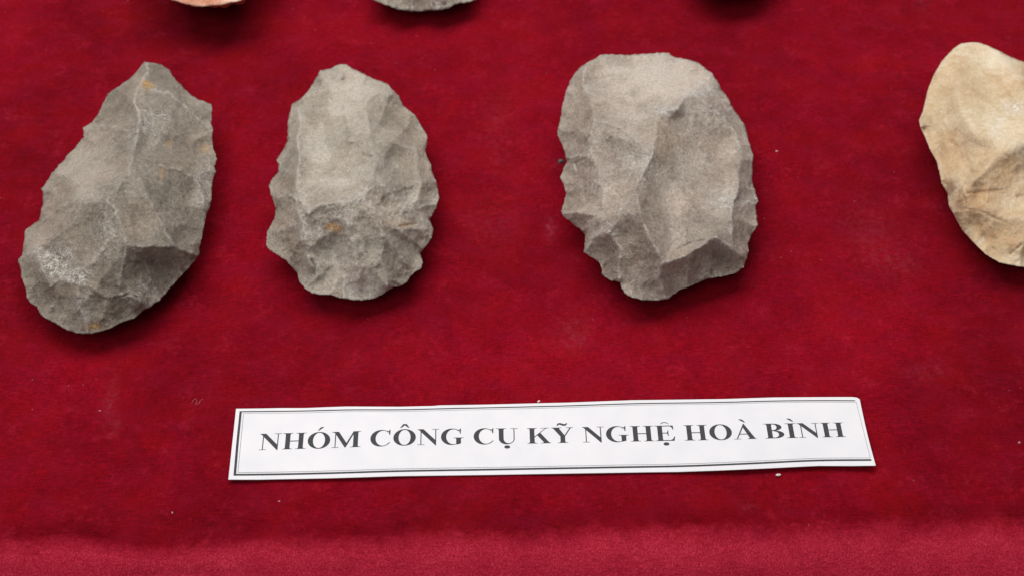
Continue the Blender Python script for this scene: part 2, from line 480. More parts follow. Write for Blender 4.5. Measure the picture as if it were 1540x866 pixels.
    rimw = top[used]
    c = rimw.mean(0); c[2] = 0
    verts = [top]; faces = [t for t in T[:, ::-1]]
    n0 = len(top); prev = used; nr = len(used)
    lv = [0.03, 0.1, 0.25, 0.45, 0.7, 1.0]
    wob = fbm(rimw[:, 0]*150, rimw[:, 1]*150, seed+15, 3)
    for t in lv:
        q = rimw.copy()
        q[:, :2] += (c[:2]-rimw[:, :2])*(inset*t*(1+0.18*wob[:, None]))
        q[:, 2] = rimw[:, 2]*(1-t)**1.35*(1+0.10*wob*t)-0.0006*t
        verts.append(q)
        cur = np.arange(n0, n0+nr); n0 += nr
        for i in range(nr):
            k = (i+1) % nr
            faces.append((prev[i], cur[i], cur[k], prev[k]))
        prev = cur
    verts.append(np.array([[c[0], c[1], -0.0006]]))
    for i in range(nr): faces.append((prev[i], n0, prev[(i+1) % nr]))
    allv = np.concatenate(verts)
    # object origin at the stone's foot
    org = np.array([c[0], c[1], 0.0])
    o = mesh_obj(name, allv-org, faces, mat, smooth=True)
    o.location = org
    import bmesh
    bm = bmesh.new(); bm.from_mesh(o.data); bmesh.ops.recalc_face_normals(bm, faces=bm.faces); bm.to_mesh(o.data); bm.free()
    nt = len(allv)
    def spread(arr):
        z = np.zeros(nt); z[:len(arr)] = arr; return z
    def spots(lst):
        s = np.zeros(len(V))
        for (a, b, ra, *rest) in lst:
            rb = rest[0] if rest else ra; amp = rest[1] if len(rest) > 1 else 1.0
            d = np.hypot((wx-a-0)/ra, (wy-b)/rb)+0.3*fbm(X/8, Y/8, seed+20, 3)
            s = np.maximum(s, amp*np.clip(1.5-d, 0, 1))
        return s
    # chalk, patina and painted facet shading are looked up unwarped
    rid = np.exp(-(df/(1.0+1.8*vnoise(X/18, Y/18, seed+18)))**2)*np.clip(2.4*vnoise(X/20, Y/20, seed+13)-0.30, 0, 1.4) + 0.45*np.exp(-(dr/2.0)**2) + 0.30*e1
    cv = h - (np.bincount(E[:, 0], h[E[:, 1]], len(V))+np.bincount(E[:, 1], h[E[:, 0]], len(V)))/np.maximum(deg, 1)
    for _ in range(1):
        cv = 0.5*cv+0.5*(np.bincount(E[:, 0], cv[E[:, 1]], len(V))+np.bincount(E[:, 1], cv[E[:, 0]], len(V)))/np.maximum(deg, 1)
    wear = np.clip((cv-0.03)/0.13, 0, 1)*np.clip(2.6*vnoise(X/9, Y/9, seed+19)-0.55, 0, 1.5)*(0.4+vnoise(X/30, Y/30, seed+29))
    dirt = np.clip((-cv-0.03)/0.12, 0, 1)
    wear[rim[rim >= 0]] = 0.3
    rid = 0.34*rid + wear*0.9 + 0.45*np.exp(-(dr/2.6)**2)*(0.4+vnoise(X/12, Y/12, seed+59)) + 0.42*np.exp(-(df/7.0)**2)*np.clip(3.0*vnoise(X/13, Y/13, seed+39)-1.7, 0, 1)
    if len(pale_lines):
        q = np.concatenate([resample(l, 1.5) for l in pale_lines])
        rid = np.maximum(rid, 1.3*np.exp(-(near(V, q[:, :2])/1.8)**2))
    set_attr(o.data, 'ridge', spread(np.clip(rid, 0, 1.4)))
    set_attr(o.data, 'ochre', spread(spots(ochre)))
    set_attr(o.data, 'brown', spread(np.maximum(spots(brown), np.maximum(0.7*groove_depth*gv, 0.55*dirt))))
    set_attr(o.data, 'chalk', spread(spots(chalk)))
    pt = np.zeros(len(V))
    for (a, b, ra, rb, amp) in patina_shading:
        pt += amp*np.exp(-(((X-a)/ra)**2+((Y-b)/rb)**2))  # patina patches, with facet light and shade painted in as tone
    set_attr(o.data, 'patina_shading', spread(0.6*pt+0.24*tone+0.2*(idv-0.5)))
    return o

def rimmed(pts, fn): return [(x, y, fn(x, y)) for x, y in pts]

grey_brown = stone_material('grey_brown_stone', (0.180, 0.155, 0.125), (0.320, 0.282, 0.235), (0.47, 0.425, 0.365), (0.60, 0.54, 0.48))
grey_warm = stone_material('grey_limestone', (0.26, 0.225, 0.182), (0.44, 0.395, 0.333), (0.60, 0.55, 0.48), (0.64, 0.58, 0.52))
grey_smooth = stone_material('dense_grey_stone', (0.25, 0.208, 0.175), (0.42, 0.368, 0.315), (0.63, 0.57, 0.50), (0.66, 0.60, 0.54), tint=1.03, lift=1.17)
cream = stone_material('cream_stone', (0.39, 0.28, 0.165), (0.57, 0.455, 0.30), (0.71, 0.625, 0.475), (0.74, 0.66, 0.54), (0.50, 0.28, 0.13), (0.24, 0.12, 0.07), 0.35, 0.5, 0.35, lift=1.03)
pink = stone_material('pink_stone', (0.36, 0.15, 0.09), (0.48, 0.23, 0.15), (0.60, 0.40, 0.30), (0.74, 0.62, 0.52), ridge_amt=0.4, bumpy=0.5)

def lerp_y(y, pairs):
    return float(np.interp(y, [p[0] for p in pairs], [p[1] for p in pairs]))

S1 = [(217,93),(224,93),(241,96),(255,106),(258.5,114),(274,129),(289,144),(298,149),(309,152.5),(318,157),(320.5,165),(318,176),(318,187),
      (321,195.5),(319.5,207.5),(320.5,224),(325,233),(327,240),(323,250.5),(325,259),(320.5,268),(318.5,283),(319,299.5),(316,310.5),(311,323.5),
      (307.5,338),(303,360.5),(300,376.5),(301,383),(293.5,394),(283.5,403.5),(272.5,414.5),(254,436),(240,452.5),(224,463.5),(213,469),(202,479),
      (187.5,483),(180,486),(168,493),(153,497.5),(138,501.5),(118,502),(103,497.5),(94,492.5),(83,485.5),(66,477.5),(58,469),(55,462.5),(44,455),
      (39.5,446),(37.5,434),(32,419),(31,406),(29,399),(26.5,394),(27,390),(30,387),(33,385),(34.5,375),(35.7,360),(36,349.5),(38.5,345),(48,337.5),
      (58,331),(60,323.5),(60.5,316),(64,308.5),(64,301),(63.5,288.5),(62,284),(69,274.5),(77,260.5),(85,253),(87.5,248),(96,242),(99.5,235),
      (112.5,223),(125,206),(124.5,193),(138,184.5),(147.5,170.5),(158,150),(162,141),(179,129),(198.5,115),(210.5,101)]
R1 = [[(221,94,19),(223,109,23),(208,132,28),(200,153,30),(210,174,31),(208,195,33),(200,226,35),(195,260,38),(179,280,39.5),(161,301,40)],
      [(161,301,40),(140,303,36),(119.5,306,33),(109,337,30),(78,361,23),(52,376,16),(40,384,12)],
      [(179,280,39.5),(140,271,34),(107,303,31),(90,312,27),(64,332,15)],
      [(161,301,40),(172,318,38),(182,340,36),(190,369,33)],
      [(161,301,40),(158,325,36),(157,371,31.5),(142,393,28.5),(127,401,26.5),(118,412,25),(120,426,23)],
      [(190,369,33),(218,370,30.5),(240,372,27.5),(260,371,24),(286,382,16),(298,386,11)],
      [(190,369,33),(184,400,27),(177,434,20),(157,447,18)],
      [(198,250,37),(212,270,36.5),(223,298,35),(244,340,30),(262,371,24)],
      [(240,249,31),(275,257,26),(292,265,22),(303,285,18),(308,310,14)],
      [(52,378,16),(66,406,17),(77,430,18),(88,417,20),(109,421,22.5),(120,426,23)],
      [(120,426,23),(115,440,20.5),(116,460,16),(129,478,12),(131,500,8)],
      [(120,426,23),(135,428,22.5),(157,447,18),(158,465,14),(153,478,12)],
      [(157,447,18),(180,443,18.5),(198,441,18),(210,454,14),(222,462,9)],
      [(208,132,28),(255,140,27),(300,180,18),(318,195,14)],
      [(138,186,15),(165,190,24),(205,200,33)]]
st1 = stone('stone_tool', rimmed(S1, lambda x, y: lerp_y(y, [(90, 18), (250, 13), (400, 9), (505, 7)])), R1, grey_brown, seed=11, grooves=[[(180,446),(196,441),(208,448)],[(165,308),(172,320)]], cells=(28, 0.9, 12, 0.4), rough=0.75, flakes=(10, 30), flake_depth=1.0, keep_flat=[(240, 300, 40, 70), (165, 235, 34, 50), (250, 180, 40, 40), (120, 370, 40, 26)],
    ochre=[(223,129,9,6,1.0),(307,222,7,6,0.5),(239,262,3,8,0.6),(258,218,5,6,0.4),(140,490,9,4,0.6)],
    brown=[(258,400,28,14,0.6),(170,462,22,10,0.7),(150,485,30,8,0.7),(105,478,12,14,0.5),(205,168,6,12,0.5),(95,285,12,10,0.4)],
    chalk=[(80,385,28,13,1.0),(85,400,20,16,1.0),(115,415,16,10,1.0),(128,455,16,18,0.55),(230,180,28,24,0.42),(308,270,12,34,0.8),(220,440,22,16,0.35),(160,350,20,40,0.25)],
    patina_shading=[(110,250,60,50,0.9),(45,360,20,24,0.8),(190,420,70,50,-0.6),(60,430,30,40,-0.7),(150,330,30,30,-0.5)])
tag(st1, 'dark grey-brown pointed stone tool with chalky white flecks at its lower left', 'stone tool', 'prehistoric stone tools laid on red velvet')

S2 = [(511,97),(497,104.5),(482,107),(472.5,125),(464,136),(457,145),(448,151.5),(439,157),(436,169),(433.5,185),(433,203),(433,213),(424,228),
      (416.5,241),(420,249),(419,260),(409,270),(405,279.5),(406,286),(411,299),(415,313.5),(414,329.5),(405,343),(403,348),(401,369),(406,376),(419,384),
      (429,390),(437,398),(446.5,410),(451.5,424),(458,432),(469,440),(479,443),(497,443),(511,448),(530,450),(544.5,451),(559,449),(575,443),
      (585,436),(592,431.5),(603,430),(613,424),(615.5,416),(622,410),(632.5,403.5),(636,395.5),(633.5,386.5),(632,381),(641.5,370),(649,359),
      (652,345),(645.5,330),(655,313.5),(660,297),(656,275),(649.5,257),(649,249),(641.5,236),(638,226),(641.5,218),(641.5,203),(634,190),(625,174),
      (617,167.5),(606,159.5),(599.5,145),(591.5,137),(582,127),(570,122),(561,120),(548,112.5),(540,108.5),(530,104.5),(521,98)]
R2 = [[(449,165,24),(452,185,28),(448,207,30),(450.5,240,32),(448,278,31),(443,297,29),(452,330,27),(460,363,22),(468,400,15)],
      [(443,297,29),(432,293,23),(424,295,19),(412,300,12)],
      [(450,300,31),(465,321,32),(481,307,36),(512,304,38),(536,300,38),(547.5,302,37.5),(559,316,36),(573.5,335,33),(576,354,30),(573.5,392,21),(583,430,12)],
      [(512,304,38),(519,320,36),(526,354,31),(536,387,24),(540,420,16)],
      [(526,212,36),(545,214,36),(559,221.5,34.5),(564,245,36),(559,269,38),(547,302,37.5)],
      [(559,269,38),(578,278,35),(597,302,30),(616,321,24),(632,330,18),(648,338,12)],
      [(578,212,33),(600,218,28),(625.5,226,19),(640,232,13)],
      [(559,221,34.5),(578,212,33)],
      [(626,228,19),(628,254.6,21),(633,278,20.5),(625.6,302,22),(616,321,24)],
      [(578,354,29.5),(590,372,24),(606.7,392,16),(620,408,9)],
      [(573,392,21),(560,401,18),(583,430,12)],
      [(550,155,28),(552,174,31),(556,200,34),(559,221,34.5)],
      [(550,155,28),(562,143,25),(573.5,140,23.5),(590,143,20)],
      [(480,120,21),(495,112,21),(515,116,24)],
      [(576,340,32),(600,345,26),(630,344,18),(645,345,12)],
      [(416,242,12),(430,255,19),(450,245,32)],
      [(404,350,10),(425,345,17),(453,335,26)]]
st2 = stone('stone_tool', rimmed(S2, lambda x, y: lerp_y(y, [(95, 19), (250, 13), (400, 9), (450, 7)])), R2, grey_warm, seed=23, grooves=[[(468,391),(474,401),(473,412)],[(590,425),(602,430)],[(545,232),(560,236)],[(602,340),(625,337)]], cells=(24, 1.0, 10, 0.5), rough=0.75, flakes=(18, 34), flake_depth=1.4, keep_flat=[(500, 235, 46, 50)],
    ochre=[(500,343,9,6,1.3),(605,340,18,5,0.4)],
    brown=[(430,345,16,10,0.8),(590,342,26,6,0.5),(440,370,14,20,0.5)],
    chalk=[(500,350,40,60,0.35),(540,430,40,20,0.4),(455,320,14,40,0.5),(500,320,30,12,0.5),(560,290,30,30,0.3),(450,170,8,8,0.5)],
    patina_shading=[(520,150,60,60,0.6),(490,250,40,50,0.45),(505,335,30,22,-0.2),(560,350,30,50,-0.4),(425,320,22,50,-0.6),(430,270,14,50,-0.4),(580,170,24,18,-0.5)])
tag(st2, 'light grey oval stone tool with wavy chipped sides and one small orange spot', 'stone tool', 'prehistoric stone tools laid on red velvet')

S3 = [(903,83),(919,81.5),(948,82.5),(970,81),(990,79),(1006.5,79.5),(1014,86),(1027,87.5),(1040,91),(1053,95.5),(1061,102),(1071,110),(1080.5,123),
      (1086,135),(1097,149.5),(1102,162),(1112,175),(1120,188),(1123,199),(1128,216),(1133,232.5),(1133,251),(1132,275),(1136,288),(1141,302),
      (1137,310),(1139,327),(1140,338),(1137,346),(1129.5,354),(1126,365.5),(1127,378),(1122,395),(1119,402.5),(1106.5,411.5),(1086,416),(1064,420),
      (1049,425.5),(1034,432),(1021,437.5),(1012,444),(1006.5,449.5),(990,452),(967,452),(950,447.5),(939,442),(935,434),(931.5,425.5),(919,422),
      (905,413.5),(904,402.5),(899,394),(889,387),(877,380),(878.5,367),(879.5,355),(871.5,345),(858,335),(847.5,326),(843,319),(848.5,301),
      (851,291.5),(847.5,277),(842,266),(846,256.5),(851,243.5),(850,236),(846,221.5),(839,206.5),(837,199),(841,184.5),(845,162),(850,138),
      (858,120),(867,107),(874,99.5),(891,90)]
R3 = [[(884,95,23),(878,112,26),(877,131,28),(885.5,144,30),(892,162,32.5),(894,181,35)],
      [(894,181,35),(911,185.5,36.5),(932,193,38),(948,203,39),(957,211,40),(972,225,39.5),(980,239,39)],
      [(894,181,35),(885.5,207,31),(892,235,31),(900,253,31),(904,279,30),(908.5,297,28),(906,327,24),(904,342,22),(902,353,20)],
      [(980,239,39),(960,273,38),(955.5,288,37),(934,312,33.5),(926,336,29),(917,351,25),(902,353,20),(890,361,16.5),(883,375,12)],
      [(955,288,37),(961,310,36),(965,331.6,34),(977,356,31),(997,395,25)],
      [(997,395,25),(1018.5,390,25),(1043,377.6,25.5),(1060,366,26),(1077,356,25.5),(1090,368,21),(1101,375,18),(1115,386,13)],
      [(1110,270,22.5),(1110.7,288,22.5),(1103.4,302.5,24),(1101,320,24),(1100,345,22),(1101,375,18)],
      [(980,239,39),(985,200,40),(989.5,169,40),(1018,165,39.5),(1018.5,157,39.5),(1030,147,37),(1043,140,34.5),(1072,133,26)],
      [(1043,141,34.5),(1065,158,31),(1086,176,26),(1106,200,21),(1114,230,19),(1110,270,21)],
      [(997,395,26),(990,420,17),(1000,448,8)],
      [(1103,302,22.5),(1125,303,15),(1138,303,11)],
      [(917,351,25),(935,375,22),(930,400,15),(931,423,9)],
      [(848,238,15),(870,235,24),(892,235,31)],
      [(846,322,12),(870,320,19),(905,327,24)]]
st3 = stone('stone_tool', rimmed(S3, lambda x, y: lerp_y(y, [(80, 24), (200, 16), (300, 12), (400, 8.5), (452, 7)])), R3, grey_smooth, seed=37, cells=(40, 0.7, 14, 0.35), rough=0.7, flakes=(9, 26), keep_flat=[(960, 135, 75, 55), (1052, 152, 40, 24), (1035, 265, 62, 92), (965, 380, 26, 30)],
    grooves=[[(1018,375),(1043,363),(1058,361)],[(878,218),(886,205)],[(870,262),(866,245),(880,238)]],
    ochre=[(1000,205,24,34,0.18)],
    brown=[(870,300,24,60,0.35),(910,375,30,14,0.5),(960,388,26,8,0.4),(1060,395,50,18,0.35),(870,170,20,40,0.3)],
    chalk=[(1000,165,26,7,1.0),(1055,135,26,7,0.9),(1086,172,26,20,0.4),(1100,300,26,10,0.8),(1080,310,30,10,0.4),(886,135,8,8,0.7),(960,245,26,24,0.4),(963,277,5,14,0.9),(905,345,18,10,0.6),(895,270,20,60,0.25)],
    patina_shading=[(960,130,90,55,1.0),(1020,110,60,30,0.6),(1040,250,60,60,0.2),(960,350,30,30,-0.6),(1060,400,60,25,-0.7),(940,400,50,40,-0.5),(865,290,30,60,-0.5)])  # light on the top facet and shade on lower ones painted in
tag(st3, 'broad grey stone tool with a smooth pale flat facet across its top end', 'stone tool', 'prehistoric stone tools laid on red velvet')

S4 = [(1460,64),(1444.6,66),(1433,74.5),(1417,92),(1405,112),(1395.5,136),(1387.7,168),(1382,181.5),(1385,194),(1391.6,207),(1399.5,226.5),(1409,244),
      (1413,260),(1416,275.6),(1425,291),(1427,309),(1437,328.5),(1446.6,346),(1462,363),(1482,382.5),(1503.5,395),(1527,400),(1540,402),(1575,400),
      (1620,386),(1655,352),(1673,300),(1672,245),(1656,190),(1630,145),(1598,112),(1566,99),(1540,94),(1519,86),(1503.5,77.5),(1486,69.6),(1472,65)]
R4 = [[(1451,282,25),(1462,272,28),(1475,262,30),(1495,240,33),(1530,215,36),(1570,200,37),(1610,210,31)],
      [(1451,282,25),(1440,292,20),(1428,300,14)],
      [(1451,282,25),(1455,297,24),(1455,312,22),(1448,335,15),(1452,350,10)],
      [(1440,262,22),(1434,270,19),(1437,282,20)],
      [(1462,268,28),(1470,250,27),(1468,240,26)],
      [(1500,75,22),(1530,120,30),(1560,160,35),(1570,200,37)],
      [(1455,314,22),(1480,316,21.5),(1500,325,19),(1530,330,20),(1580,320,24)],
      [(1525,382,9),(1532,370,14),(1550,360,17),(1580,350,19)],
      [(1443,72,20),(1440,110,23),(1445,160,26),(1465,200,30),(1530,215,36)]]
st4 = stone('stone_tool', rimmed(S4, lambda x, y: lerp_y(y, [(64, 22), (180, 14), (280, 12), (400, 8)])), R4, cream, seed=51, cells=(40, 0.9, 15, 0.4), flakes=(5, 16), keep_flat=[(1450, 140, 60, 85)], rough=0.75, rim_amp=0.25, soft=9,
    grooves=[[(1455,291),(1480,288),(1507,286)],[(1452,314),(1475,318),(1498,329),(1512,334)],[(1441,270),(1436,286)],[(1474,243),(1460,266)],[(1448,293),(1452,306)],[(1416,274),(1428,279)],[(1540,293),(1530,297)],[(1520,382),(1538,366)],[(1530,168),(1540,160)]], groove_depth=0.55,
    ochre=[(1440,90,16,5,0.9),(1400,140,14,34,0.35),(1510,250,34,26,0.5),(1500,350,50,34,0.5),(1468,300,30,20,0.65),(1425,230,24,34,0.5),(1520,120,34,22,0.4),(1430,110,20,30,0.3)],
    brown=[(1483,288,24,2.2,1.1),(1470,318,22,5,0.8),(1430,285,8,9,0.7),(1441,300,7,12,0.5),(1464,255,5,10,0.7),(1389,192,3,5,1.2),(1440,212,22,22,0.3),(1495,357,5,4,0.7),(1518,374,3,5,0.8),(1500,375,4,3,0.5),(1538,295,8,4,0.6),(1540,158,14,3,0.4)],
    chalk=[(1525,165,16,10,0.8),(1495,190,16,14,0.5),(1445,70,14,5,0.7),(1475,362,6,6,0.6),(1522,305,6,6,0.7)],
    patina_shading=[(1460,80,60,30,0.9),(1450,175,20,20,0.5),(1520,200,40,40,0.6),(1430,210,30,30,-0.4),(1440,300,30,30,-0.2),(1530,390,20,14,0.9)])
tag(st4, 'smooth cream-coloured stone tool cut off by the right edge of the picture', 'stone tool', 'prehistoric stone tools laid on red velvet')

def above(bottom, top_y, cx, wid):
    """close an outline that leaves the picture at the top"""
    b = list(bottom)
    x0 = b[0][0]; x1 = b[-1][0]
    left = [(cx-wid*0.5*math.sin(a)*(0.9+0.1*math.cos(5*a)), (top_y-20)/2-(20-top_y)/2*0 + (top_y+20)/2*0 + (-(abs(top_y)/2)*(1-math.cos(a)) if False else 0)) for a in ()]
    n = 22; out = []
    for i in range(1, n):
        t = i/n; a = math.pi*t
        x = x1+(x0-x1)*(0.5-0.5*math.cos(a)) + (wid-(x1-x0))*0.5*math.cos(a)*math.sin(a)**0.7
        y = top_y*math.sin(a)**0.8 + 3*math.sin(9*a)
        out.append((x, y))
    return b+out

B5 = [(560,0),(579,7),(597,13.5),(620,17),(643,16),(661,16),(673,13),(681,8),(688,5),(702,4),(716,0)]
st5 = stone('stone_tool', rimmed(above(B5, -260, 640, 230), lambda x, y: lerp_y(y, [(-260, 20), (-100, 14), (17, 8)])),
    [[(600,10,10),(612,-30,22),(630,-80,34),(640,-160,34),(645,-230,26)],[(612,-30,22),(660,-40,25),(700,-60,18)],[(662,12,9),(660,-40,25)],[(688,4,9),(675,-25,20)]], grey_warm, seed=61, step=3,
    chalk=[(618,6,6,8,0.8),(664,8,6,8,0.8)])
tag(st5, 'grey stone tool with only its chipped lower end showing at the picture top', 'stone tool', 'prehistoric stone tools laid on red velvet')
B6 = [(240,-9),(257,0),(280,6.5),(306,10.5),(338,5.7),(364,0),(380,-9)]
st6 = stone('stone_tool', rimmed(above(B6, -270, 310, 260), lambda x, y: lerp_y(y, [(-270, 30), (-100, 30), (17, 24)])),
    [[(300,-40,30),(310,-100,42),(315,-200,34)],[(300,-40,30),(350,-30,24)]], pink, seed=71, step=3, soft=2,
    chalk=[(350,0,14,6,1.2)], patina_shading=[(352,-4,14,10,2.5)])
tag(st6, 'pinkish orange stone tool, only its rounded bottom showing at the top left', 'stone tool', 'prehistoric stone tools laid on red velvet')
B7 = [(1035,-30),(1060,-14),(1085,-6),(1110,-5),(1130,-12),(1160,-30)]
st7 = stone('stone_tool', rimmed(above(B7, -280, 1100, 230), lambda x, y: lerp_y(y, [(-280, 22), (-100, 18), (17, 13)])),
    [[(1090,-50,30),(1100,-100,38),(1110,-200,32)]], grey_brown, seed=81, step=4)
tag(st7, 'grey stone tool just beyond the top edge, its soft shadow falling above the third stone', 'stone tool', 'prehistoric stone tools laid on red velvet')

# ------------------------------------------------------------------ printed card
TOPE = [(355,614),(390,613.6),(424,613),(458,613),(492,611.6),(522,610.6),(600,611),(654,609.8),(658,609.0),(736,607.7),(809.5,605.8),(850,604.9),(951,601.2),(1090,599.4),(1164,597),(1240,596.5),(1283,596.4),(1290,597.6),(1293,600)]
BOTE = [(343.4,720.3),(390.6,720.3),(492,718.3),(600,715),(720,713.4),(845,711.3),(975,709.2),(1019,708.7),(1080,706.6),(1152.6,703.5),(1205,700.8),(1232,699.6),(1280,699.8),(1317,699.3)]
tx = np.array([p[0] for p in TOPE]); ty = np.array([p[1] for p in TOPE])
bx = np.array([p[0] for p in BOTE]); by = np.array([p[1] for p in BOTE])
def cardpx(s, t):
    xt = 355+s*(1293-355); xb = 343.4+s*(1317-343.4)
    yt = np.interp(xt, tx, ty); yb = np.interp(xb, bx, by)
    # slight bow of the right-hand cut
    return xt+(xb-xt)*t - 1.2*np.sin(t*math.pi)*(s > 0.999), yt+(yb-yt)*t
def card_z(s, t):
    z = 1.3 + 0.5*np.sin(s*9.0+0.8)*(0.6+0.4*t) + 0.35*np.sin(s*21+2+t*1.2)
    z = z + 2.2*np.clip((s-0.86)/0.14, 0, 1)**1.5*(0.45+0.55*t) + 0.7*np.clip((0.08-s)/0.08, 0, 1)
    z = z + 0.5*np.sin(t*math.pi)
    return np.maximum(z, 0.75)*0.001
def on_card(px, py, lift):
    px = np.asarray(px, float); py = np.asarray(py, float)
    t = np.full(px.shape, 0.5)
    for _ in range(3):
        x0 = 355+(343.4-355)*t; x1 = 1293+(1317-1293)*t
        s = (px-x0)/(x1-x0)
        xt = 355+s*938; xb = 343.4+s*973.6
        yt = np.interp(xt, tx, ty); yb = np.interp(xb, bx, by)
        t = np.clip((py-yt)/(yb-yt), -0.1, 1.1)
    return onto(px, py, card_z(s, t)+lift)

n = NT('paper'); n.b.inputs['Roughness'].default_value = 0.72
pf = n.noise(90, 3, 0.5)
n.link(n.ramp(pf, [(0.3, (0.665, 0.66, 0.695)), (0.7, (0.71, 0.70, 0.73))]), n.b.inputs['Base Color'])
n.b.inputs['Specular IOR Level'].default_value = 0.3
n.link(n.bump(n.noise(900, 4, 0.6), 0.12, 0.0002), n.b.inputs['Normal'])
paper = n.m
n = NT('toner'); n.b.inputs['Roughness'].default_value = 0.9; n.b.inputs['Specular IOR Level'].default_value = 0.15
n.link(n.ramp(n.noise(2600, 3, 0.7), [(0.3, (0.030, 0.030, 0.034)), (0.75, (0.085, 0.085, 0.09))]), n.b.inputs['Base Color'])
toner = n.m
n = NT('grey_toner'); n.b.inputs['Roughness'].default_value = 0.9; n.b.inputs['Specular IOR Level'].default_value = 0.15
n.link(n.ramp(n.noise(1800, 3, 0.7), [(0.3, (0.16, 0.16, 0.17)), (0.75, (0.34, 0.34, 0.36))]), n.b.inputs['Base Color'])
grey_toner = n.m

card = bpy.data.objects.new('name_card', None); COL.objects.link(card)
c0 = onto(830, 660, 0); card.location = c0
card.empty_display_size = 0.02
tag(card, 'white paper strip with Vietnamese capital lettering inside a black double border', 'name card')
def card_part(name, verts, faces, mat, smooth=False, parent=card):
    o = mesh_obj(name, np.asarray(verts)-c0, faces, mat, smooth=smooth)
    o.parent = parent
    if parent is not card: o.matrix_parent_inverse.identity()
    return o
NS, NTT = 240, 14
ss = np.linspace(0, 1, NS+1); tt = np.linspace(0, 1, NTT+1)
SG, TG = np.meshgrid(ss, tt)
px, py = cardpx(SG, TG)
top = onto(px, py, card_z(SG, TG)).reshape(-1, 3)
bot = top.copy(); bot[:, 2] -= 0.00028
m = NS+1; nv = len(top); fc = []
for j in range(NTT):
    for i in range(NS):
        a = j*m+i
        fc.append((a, a+m, a+m+1, a+1)); fc.append((nv+a, nv+a+1, nv+a+m+1, nv+a+m))
for i in range(NS):
    fc.append((i, i+1, nv+i+1, nv+i)); a = NTT*m+i; fc.append((a+1, a, nv+a, nv+a+1))
for j in range(NTT):
    a = j*m; fc.append((a+m, a, nv+a, nv+a+m)); a = j*m+NS; fc.append((a, a+m, nv+a+m, nv+a))
card_part('paper_sheet', np.vstack([top, bot]), fc, paper)

def ribbon(pts, w, z):
    """printed line: centre polyline in photo pixels with a width"""
    P = resample(pts, 5.0); d = np.gradient(P[:, :2], axis=0); L = np.hypot(d[:, 0], d[:, 1])
    nrm = np.stack([-d[:, 1]/L, d[:, 0]/L], 1)
    ww = P[:, 2] if P.shape[1] > 2 else w
    a = P[:, :2]+nrm*(np.asarray(ww)/2).reshape(-1, 1) if not np.isscalar(ww) else P[:, :2]+nrm*ww/2
    b = P[:, :2]-nrm*(np.asarray(ww)/2).reshape(-1, 1) if not np.isscalar(ww) else P[:, :2]-nrm*ww/2
    v = np.vstack([on_card(a[:, 0], a[:, 1], z), on_card(b[:, 0], b[:, 1], z)])
    k = len(P); return v, [(i, i+1, k+i+1, k+i) for i in range(k-1)]
def along(edge, off, xa, xb, w0, w1):
    xs = np.linspace(xa, xb, 60)
    e = np.array(edge); y = np.interp(xs, e[:, 0], e[:, 1])
    k = np.ones(5)/5; y = np.convolve(np.pad(y, 2, 'edge'), k, 'valid')
    f = (xs-xa)/(xb-xa)
    return np.stack([xs, y+off[0]+(off[1]-off[0])*f, w0+(w1-w0)*f], 1)
def lines(name, segs, mat, z):
    V = []; F = []; b = 0
    for q in segs:
        v, f = ribbon(q, 1, z); V.append(v); F += [tuple(i+b for i in t) for t in f]; b += len(v); z += 0.000004
    card_part(name, np.vstack(V), F, mat)
Z = 0.00004
lines('thick_border', [along(TOPE, (4.6, 5.2), 360.5, 1286, 1.6, 1.5), [(362,617.8,3.4),(357,667,3.7),(353,714.5,3.9)],
      along(BOTE, (-7.2, -8.6), 351.5, 1310.5, 2.7, 2.6)], toner, Z)
lines('thin_border', [along(TOPE, (7.4, 7.5), 366, 1287.5, 0.5, 0.5), [(366.2,621,0.75),(362,665,0.8),(357.8,709.6,0.8)],
      along(BOTE, (-10.6, -11.9), 357.5, 1309, 0.8, 0.6), [(1287.5,603.6,0.55),(1298,645,0.6),(1309,688,0.6)]], grey_toner, Z)

# ---- serif bold capitals, 1000 units to the em, as unions of strokes
def rc(a, b, c, d): return [(a, b), (c, b), (c, d), (a, d)]
def ell(cx, cy, rx, ry, a0, a1, k=26):
    return [(cx+rx*math.cos(R(a0+(a1-a0)*i/k)), cy+ry*math.sin(R(a0+(a1-a0)*i/k))) for i in range(k+1)]
def ring(o, i, a0, a1, k=34):
    A = ell(*o, a0, a1, k); B = ell(*i, a0, a1, k)
    return [[A[j], A[j+1], B[j+1], B[j]] for j in range(k)]
def stemp(x0, x1, l=82, r=82, y0=0, y1=676, bot=True, top=True, tl=None, tr=None):
    q = [rc(x0, y0, x1, y1)]
    if bot:
        q += [rc(x0-l, 0, x1+r, 19), [(x0-26, 19), (x0, 19), (x0, 62)], [(x1, 19), (x1+26, 19), (x1, 62)]]
    if top:
        tl = l if tl is None else tl; tr = r if tr is None else tr
        q += [rc(x0-tl, 657, x1+tr, 676), [(x0-26, 657), (x0, 614), (x0, 657)], [(x1, 657), (x1, 614), (x1+26, 657)]]
    return q
GL = {}
GL['I'] = (389, stemp(119, 270, 99, 100))
GL['H'] = (778, stemp(106, 257, 85, 85)+stemp(521, 672, 85, 85)+[rc(257, 322, 521, 358)])
GL['N'] = (722, [rc(112, 10, 143, 600), rc(16, 0, 240, 19), [(16, 676), (205, 676), (575, 215), (607, 215), (607, -18), (580, -18), (112, 575), (60, 645), (16, 657)],
                 rc(576, -18, 607, 666), rc(478, 657, 702, 676)])
GL['M'] = (944, [rc(112, 10, 143, 640), rc(14, 0, 240, 19), [(14, 676), (228, 676), (480, 195), (462, 2), (430, 2), (112, 612), (70, 650), (14, 657)],
                 [(436, 2), (462, 2), (712, 600), (712, 676), (690, 676), (440, 100)]]+stemp(690, 842, 88, 86, tl=0))
GL['O'] = (778, ring((389, 336, 354, 355), (389, 336, 188, 322), 0, 360, 48))
